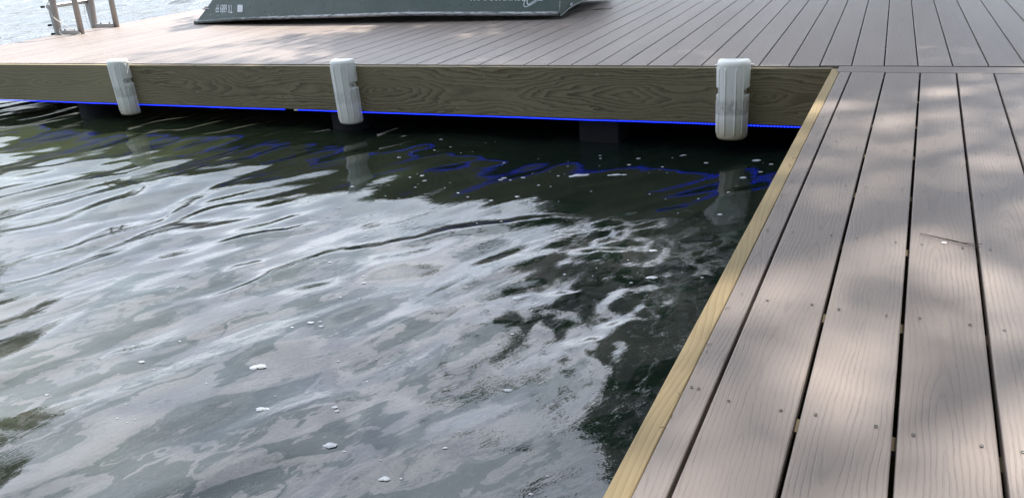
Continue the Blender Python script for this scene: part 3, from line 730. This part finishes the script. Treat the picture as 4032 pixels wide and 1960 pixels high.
# lettering: text turned upside down on the hull side
def on_side(obj_name, tris_v, tris_f, off=.0022, parent=boat):
    V = []
    for (x, z) in tris_v: V.append(Vector((x, side_y(x, z)-off, z))-B0)
    return link(obj_name, V, tris_f, M_DECAL, parent)
def text_mesh(s, bold=.0):
    cu = bpy.data.curves.new("t", 'FONT'); cu.body = s; cu.size = 1; cu.offset = bold; cu.resolution_u = 3; cu.space_character = 1.0
    ob = bpy.data.objects.new("t", cu); COL.objects.link(ob); dg = bpy.context.evaluated_depsgraph_get(); me_ = bpy.data.meshes.new_from_object(ob.evaluated_get(dg))
    v = [(a.co.x, a.co.y) for a in me_.vertices]; f_ = [tuple(p.vertices) for p in me_.polygons]
    bpy.data.objects.remove(ob); bpy.data.curves.remove(cu); bpy.data.meshes.remove(me_); return v, f_
def lettering(name, s, x0, x1, z0, z1, slope0, slope1, bold=.0, shear=0.):
    """x0..x1 and z0..z1 are picture-left..right and bottom..top of the upside-down word"""
    v, f_ = text_mesh(s, bold); ax_ = [p[0] for p in v]; ay = [p[1] for p in v]; a0, a1, b0, b1 = min(ax_), max(ax_), min(ay), max(ay)
    out = []
    for px, py in v:
        s_ = (px-a0)/(a1-a0); t = (py-b0)/(b1-b0); X = x1-(x1-x0)*s_-shear*t; k = (X-x0)/(x1-x0)
        zt = z1+(slope1)*k; zb = z0+slope0*k; out.append((X, zt-(zt-zb)*t))
    return on_side(name, out, [g_[::-1] for g_ in f_])
lettering("registration_number", "TX 6889 FP", -6.020, -5.757, .115, .193, -.008, -.008, .012)
lettering("maker_lettering", "CHMVOBOCSS", -3.037, -2.547, .165-.0, .245, -.014, -.014, .03, -.03)
rr = []
for cx_, cz_, a0 in ((-5.617, .130, -90), (-5.617, .170, 0), (-5.668, .172, 90), (-5.668, .130, 180)):
    for k in range(7): a = R(a0+90*k/6); rr.append((cx_+.014*math.cos(a), cz_+.013*math.sin(a)))
on_side("registration_sticker", rr, [tuple(range(len(rr)))])
def ribbon(pts, w):
    pts = crom([(p[0], 0, p[1]) for p in pts], 6); V = []; F = []
    for i, p in enumerate(pts):
        t = (pts[min(i+1, len(pts)-1)]-pts[max(i-1, 0)]).normalized(); n = Vector((-t.z, 0, t.x)); ww = w*(1-.35*i/len(pts))
        V += [(p.x+n.x*ww, p.z+n.z*ww), (p.x-n.x*ww, p.z-n.z*ww)]
    for i in range(len(pts)-1): F.append((2*i, 2*i+1, 2*i+3, 2*i+2))
    return V, F
Vv = []; Ff = []
for pts, w in (([(-2.475, .20), (-2.4883, .159), (-2.5005, .1358), (-2.4995, .1110), (-2.485, .1045), (-2.4608, .1095), (-2.424, .1259), (-2.3872, .1456), (-2.35, .168), (-2.31, .19)], .0042), ([(-2.462, .20), (-2.472, .1585), (-2.4726, .1298), (-2.4614, .1203), (-2.4477, .1252), (-2.4169, .1426), (-2.3924, .1562), (-2.35, .183)], .0055)):
    a, b = ribbon(pts, w); k = len(Vv); Vv += a; Ff += [tuple(i+k for i in q) for q in b]
for q in ([(-2.523, .150), (-2.493, .149), (-2.485, .166), (-2.512, .167)], [(-2.381, .146), (-2.343, .145), (-2.32, .166), (-2.37, .167)]):
    k = len(Vv); Vv += q; Ff.append((k, k+1, k+2, k+3))
on_side("maker_emblem", Vv, Ff, .0026)
m_ = MB(); m_.box(Vector((-2.1835, 2.17, .075))-B0, Vector((-2.1815, 2.23, .095))-B0, 0); m_.build("capacity_sticker", M_DECAL, boat)

# ------------------------------------------------------------------ small litter on the deck
def needles(name, segs, r, label, cat, mat=M_NEED):
    m_ = MB()
    for s_ in segs: m_.tube(crom(s_, 5), r, 5)
    return tag(m_.build(name, mat, None, True), label, cat)
needles("pine_needles", [[(.367, -2.106, .0025), (.41, -2.128, .004), (.455, -2.150, .005), (.497, -2.152, .006)], [(.367, -2.106, .0025), (.42, -2.134, .003), (.46, -2.155, .004), (.492, -2.167, .004)], [(.367, -2.107, .003), (.40, -2.131, .006), (.44, -2.148, .007), (.485, -2.171, .006)]], .00075, "bunch of dry brown pine needles lying across a walkway board gap", "pine needles")
needles("twig", [[(-2.234, 2.387, .004), (-2.167, 2.407, .006), (-2.112, 2.496, .005), (-2.017, 2.50, .008), (-1.938, 2.529, .005)], [(-2.112, 2.496, .005), (-2.06, 2.46, .008), (-2.0, 2.455, .005)]], .0022, "thin dry twig on the deck at the boat's stern", "twig")
bm_ = MB(); c = Vector((.419, -2.150, .001)); n = 14
bm_.add([c+Vector(((.006+.0015*math.sin(3*k))*math.cos(2*math.pi*k/n), (.0045+.001*math.cos(5*k))*math.sin(2*math.pi*k/n), 0)) for k in range(n)]+[c+Vector((0, 0, .0008))], [(k, (k+1) % n, n) for k in range(n)])
tag(bm_.build("bird_dropping", simple("chalk_white", (.75, .74, .70), .9)), "tiny white spot of bird dropping on a walkway board beside the pine needles", "bird dropping")
m_ = MB(); random.seed(5)
for (x, y) in ((-.024+.02, -1.531), (.121, -1.308), (.017, -2.554), (-.0, -2.622), (-.010, -3.029), (-.010, -3.09), (.005, -1.61), (.015, -1.9), (.03, -.72), (.022, -1.05), (-.005, -2.80), (-.012, -2.97)):
    for k in range(random.choice((1, 1, 2, 3))):
        a = random.uniform(0, 6.28); L_ = random.uniform(.006, .014); p = Vector((x+random.uniform(-.004, .004), y+random.uniform(-.012, .012), .001)); d = Vector((math.cos(a), math.sin(a), 0))
        m_.tube(crom([p, p+d*L_*.5+Vector((0, 0, .003)), p+d*L_+Vector((random.uniform(-.003, .003), 0, .001))], 3), .0006, 4)
tag(m_.build("wood_shavings", M_SHAV), kind="stuff", label="tiny dark wood shavings along the pine edge of the walkway")

# ------------------------------------------------------------------ foam on the water
def foam_mat():
    g = G("foam"); v = g.n("ShaderNodeTexVoronoi", feature='DISTANCE_TO_EDGE'); g.l(g.coord(), v.inputs['Vector']); v.inputs['Scale'].default_value = 260
    d = v.outputs['Distance']; n = g.noise(g.coord(), 120, 3)
    c = g.mix(g.map(d, .0, .12), (.60, .62, .64), (.34, .36, .39)); c = g.mix(g.map(n, .66, .7), c, (.05, .06, .05))
    g.set(color=c, rough=.35, normal=g.bump(d, .6, .002)); return g.m
M_FOAM = foam_mat()
def foam_blob(mb, x, y, r, seed, el=1.35, ang=None):
    n = 20; rings = 4; vs = []; fs = []; ang = R(20) if ang is None else ang
    zc = float(WZ+wave_height(np.array([x]), np.array([y]))[0])+.0008
    for j in range(rings):
        q = 1-j/rings; zz = .22*r*math.sqrt(max(0, 1-q*q))+.0004
        for k in range(n):
            a = 2*math.pi*k/n; rr_ = r*q*(1+.45*mn.noise(Vector((math.cos(a)*1.3, math.sin(a)*1.3, seed*3.7)))+.16*mn.noise(Vector((math.cos(a)*4, math.sin(a)*4, seed*1.7))))
            px, py = rr_*el*math.cos(a), rr_/el*math.sin(a); vs.append((x+px*math.cos(ang)-py*math.sin(ang), y+px*math.sin(ang)+py*math.cos(ang), zc+zz))
    vs.append((x, y, zc+.22*r))
    for j in range(rings-1):
        for k in range(n): fs.append((j*n+k, j*n+(k+1) % n, (j+1)*n+(k+1) % n, (j+1)*n+k))
    for k in range(n): fs.append(((rings-1)*n+k, (rings-1)*n+(k+1) % n, rings*n))
    mb.add(vs, fs)
BIG = [(-1.436, -2.582, .031, "elongated white foam patch, largest of the two in open water left of centre"),
       (-1.254, -2.766, .024, "wedge-shaped white foam patch just below the elongated one"),
       (-.641, -2.437, .016, "round bubbly foam patch left of the dark tree reflection near the walkway"),
       (-.972, -2.831, .022, "flat oval foam patch low in the middle of the water"),
       (-.752, -2.906, .017, "bubbly round foam patch nearest the viewer"),
       (-.853, -1.905, .026, "shell-shaped white foam patch among dark ripples in mid water"),
       (-1.114, -.58, .036, "broken white foam patch in shade between the square piling and the stained fender"),
       (-.936, -.518, .027, "curled white foam patch in dark water beside the broken one"),
       (-.444, -1.628, .024, "large glassy foam bubble in the tree reflection beside the walkway"),
       (-.505, -1.391, .018, "smaller pale foam bubble above the glassy one beside the walkway"),
       (-.311, -.169, .026, "faint foam patch in the black water beside the stained fender"),
       (-1.85, -2.668, .015, "small bright foam patch, leftmost in the open water")]
for i, (x, y, r_, lab) in enumerate(BIG):
    m_ = MB(); foam_blob(m_, x, y, r_*.62, i+1)
    if 'broken' in lab or 'curled' in lab: foam_blob(m_, x+.035, y+.012, r_*.4, i+31); foam_blob(m_, x-.028, y-.018, r_*.35, i+61)
    tag(m_.build("foam_patch", M_FOAM, None, True), lab, "foam patch", "foam patches floating on the water")
m_ = MB(); random.seed(8)
small = [(-1.457, -2.291, .010), (-1.43, -2.275, .006), (-1.406, -2.30, .008), (-1.061, -2.689, .007), (-1.045, -2.70, .006), (-.694, -.11, .010), (-.331, -.428, .013), (-1.491, -.662, .010), (-1.397, -2.085, .006), (-1.464, -1.963, .007), (-1.721, -1.831, .006)]
for k in range(70):
    small.append((random.uniform(-2.4, -.12), random.uniform(-1.1, -.05), random.choice((.0025, .003, .004, .006, .009))))
for k in range(75):
    small.append((random.uniform(-2.2, -.25), random.uniform(-3.0, -1.2), random.choice((.0018, .0025, .0025, .0035, .005))))
for i, (x, y, r_) in enumerate(small): foam_blob(m_, x, y, r_, i*.7+3, 1.25)
tag(m_.build("foam_bubbles", M_FOAM, None, True), "scattered tiny foam bubbles on the water", kind="stuff")

# ------------------------------------------------------------------ trees (some mirrored in the water or shading the dock, others unseen and added to block sky light)
def leaf_mat(name, a, b):
    g = G(name); n = g.noise(g.coord(), 1.3, 3); g.set(color=g.mix(g.map(n, .3, .7), a, b), rough=.55)
    tr_ = g.n("ShaderNodeBsdfTranslucent"); tr_.inputs[0].default_value = (a[0]*2.2, a[1]*2.4, a[2]*1.2, 1); ms = g.n("ShaderNodeMixShader"); ms.inputs[0].default_value = .3
    g.l(g.p.outputs[0], ms.inputs[1]); g.l(tr_.outputs[0], ms.inputs[2]); g.l(ms.outputs[0], g.out.inputs[0]); return g.m
M_LEAF = leaf_mat("oak_leaves", (.055, .110, .026), (.090, .145, .036)); M_PINE = leaf_mat("pine_foliage", (.05, .075, .018), (.08, .10, .03))
M_BARK = simple("bark", (.11, .085, .065), .95, 0, .3, 6, .02)
def tree(name, base, h, clusters, per, leaf, label, mat, seed, cr_=.75, group=None, trunk_r=.22, top=None):
    rs = np.random.RandomState(seed); t = empty(name, base, label, "tree", group); Bv = Vector(base)
    tip = Vector(top)-Bv if top else Vector((0, 0, h*.8)); wb = MB()
    tp = crom([(0, 0, -.5), tip*.3+Vector((.15, .1, 0)), tip*.65, tip], 6); wb.tube(tp, [trunk_r*(1-.8*i/(len(tp)-1)) for i in range(len(tp))], 12)
    for c in clusters:
        c = Vector(c[:3])-Bv; k = min(len(tp)-1, max(2, int(len(tp)*min(.95, max(.3, (c.z/max(.1, tip.z))*.75))))); s_ = tp[k]
        mid = s_.lerp(c, .5)+Vector((0, 0, .25)); pp = crom([s_, mid, c], 4); r0 = trunk_r*.28; wb.tube(pp, [r0*(1-.85*i/(len(pp)-1))+.006 for i in range(len(pp))], 6, False)
    wb.build("trunk", M_BARK, t, True)
    P_ = []
    for c in clusters:
        n = int(per*(c[3] if len(c) > 3 else 1)**2); r_ = cr_*(c[3] if len(c) > 3 else 1)
        sub = rs.normal(0, .55, (9, 3))*r_; w = rs.randint(0, 9, n)
        q = sub[w]+rs.normal(0, .24, (n, 3))*r_; q[:, 2] *= .62; P_.append(q+np.array(c[:3])-np.array(base))
    Pn = np.concatenate(P_); n = len(Pn)
    a = rs.normal(0, 1, (n, 3)); a /= np.linalg.norm(a, axis=1)[:, None]; b = rs.normal(0, 1, (n, 3)); b -= a*(a*b).sum(1)[:, None]; b /= np.linalg.norm(b, axis=1)[:, None]
    s_ = leaf*rs.uniform(.6, 1.3, (n, 1)); V = np.stack([Pn-a*s_, Pn-b*s_*.42, Pn+a*s_, Pn+b*s_*.42], 1).reshape(-1, 3)
    me_ = bpy.data.meshes.new("crown"); me_.vertices.add(4*n); me_.vertices.foreach_set("co", V.astype(np.float32).ravel()); me_.loops.add(4*n); me_.loops.foreach_set("vertex_index", np.arange(4*n)); me_.polygons.add(n)
    me_.polygons.foreach_set("loop_start", np.arange(n)*4); me_.polygons.foreach_set("loop_total", np.full(n, 4)); me_.update(calc_edges=True); me_.materials.append(mat)
    o_ = bpy.data.objects.new("crown", me_); COL.objects.link(o_); o_.parent = t
    return t
rs = np.random.RandomState(4)
def blob(cx, cy, cz, rx_, ry_, rz_, n, smin=.7, smax=1.2, test=None):
    out = []
    while len(out) < n:
        v = rs.normal(0, 1, 3); v /= np.linalg.norm(v); v *= rs.rand()**.4
        p = (cx+v[0]*rx_, cy+v[1]*ry_, cz+v[2]*rz_)
        if test and not test(p): continue
        out.append((*p, rs.uniform(smin, smax)))
    return out
def seen(p):
    """azimuth and elevation of p as mirrored in the water for somebody sitting on the walkway"""
    d = (p[0]-.27, p[1]+4.15, p[2]+1.68); return math.degrees(math.atan2(d[0], d[1])), math.degrees(math.atan2(d[2], math.hypot(d[0], d[1])))
def clearing(p):                            # the crown opens towards the lake
    az, el = seen(p); return p[0]-.155*p[2] > -3.7 and (az > -19 or el > 46)
c1 = blob(-.2, 8.4, 7.6, 4.8, 3.4, 4.2, 120, test=clearing)
c1 += [(-3.0, 8.6, 5.0, .5), (-2.6, 7.6, 4.6, .55), (-2.2, 7.2, 5.2, .6), (-3.9, 6.2, 8.6, .55), (-3.2, 5.6, 8.2, .6)]
c1 = [c for c in c1 if seen(c)[0] > -8 or seen(c)[1] > 44]
c1 += blob(-3.3, 7.9, 5.4, 1.9, 1.0, 3.2, 125, .24, .58, test=lambda p: -23.6 < seen(p)[0] < -9)
c1 += [(-4.1, 7.0, 6.1, .4), (-3.9, 7.1, 6.6, .42), (-4.0, 7.0, 7.1, .4), (-3.75, 7.0, 7.4, .38), (-4.25, 7.0, 6.6, .3), (-3.8, 7.1, 5.6, .35), (-3.5, 7.1, 5.1, .4)]
c1 += [(-5.35, 6.4, 3.75, .22), (-5.9, 6.1, 5.8, .5), (-5.0, 6.6, 8.1, .45)]
tree("oak_tree", (.6, 10.2, -.1), 9, c1, 900, .095, "broad dark green tree behind the deck whose branches hang over it, mirrored beside the walkway", M_LEAF, 3, .75, None, .26, (-.2, 8.6, 8.5))
rs = np.random.RandomState(21); c2 = blob(3.2, 8.2, 17.5, 5.2, 5.6, 3.4, 40, 1.05, 1.45)
tree("tall_oak", (7.6, 9.5, .2), 16, c2, 190, .13, "very tall tree on the bank whose high crown dapples the walkway boards", M_LEAF, 5, 1.0, None, .34, (5.0, 9, 17))
c4 = blob(4.5, -9.5, 7.5, 5.0, 4.5, 5.5, 100, 1.0, 1.6)  # unseen crown added to dim the sky fill on the fascia
tree("oak_tree", (6.5, -9, .2), 10, c4, 260, .17, "leafy tree behind the viewer, unseen, added to block sky light", M_LEAF, 6, 1.0, None, .3, (5, -9, 9))
c5 = blob(7.5, 0, 7.0, 3.2, 5.5, 5.0, 90, 1.0, 1.5)  # side crown out of view, added to block sky on the right
tree("oak_tree", (8.6, .5, .3), 9, c5, 260, .16, "leafy tree right of the walkway, out of view, added to shut off sky light", M_LEAF, 7, 1.0, None, .3, (7.4, 0, 8))
c6 = blob(-4.5, -13.5, 6.5, 6.0, 3.5, 5.5, 110, 1.2, 1.8)  # another unseen crown, added to darken the sky behind the viewer
tree("oak_tree", (-3.5, -15, .2), 9, c6, 240, .18, "broad tree well behind the viewer, unseen, added to cut the sky fill", M_LEAF, 8, 1.0, None, .3, (-4, -14, 8))
c3 = []
for az, r_, hh in ((-66, 44, 18), (-70, 46, 21), (-62.8, 50, 16)):
    bx, by = .27+math.sin(R(az))*r_, -4.1+math.cos(R(az))*r_
    cl = []
    for k in range(30):
        z = hh*(.35+.65*k/29); w = 2.0*(1-.75*k/29); a = rs.rand()*6.28; cl.append((bx+w*rs.rand()*math.cos(a), by+w*rs.rand()*math.sin(a), z, rs.uniform(.5, .95)))
    tree("pine_tree", (bx, by, .2), hh, cl, 420, .22, {-66: "tall pine on the far shore, middle one of the three mirrored in the water", -70: "tallest pine on the far shore, outermost of the three", -62.8: "shortest pine on the far shore, innermost of the three"}[az], M_PINE, int(-az*10), 1.3, "pines on the far shore", .3, (bx, by, hh*.97))
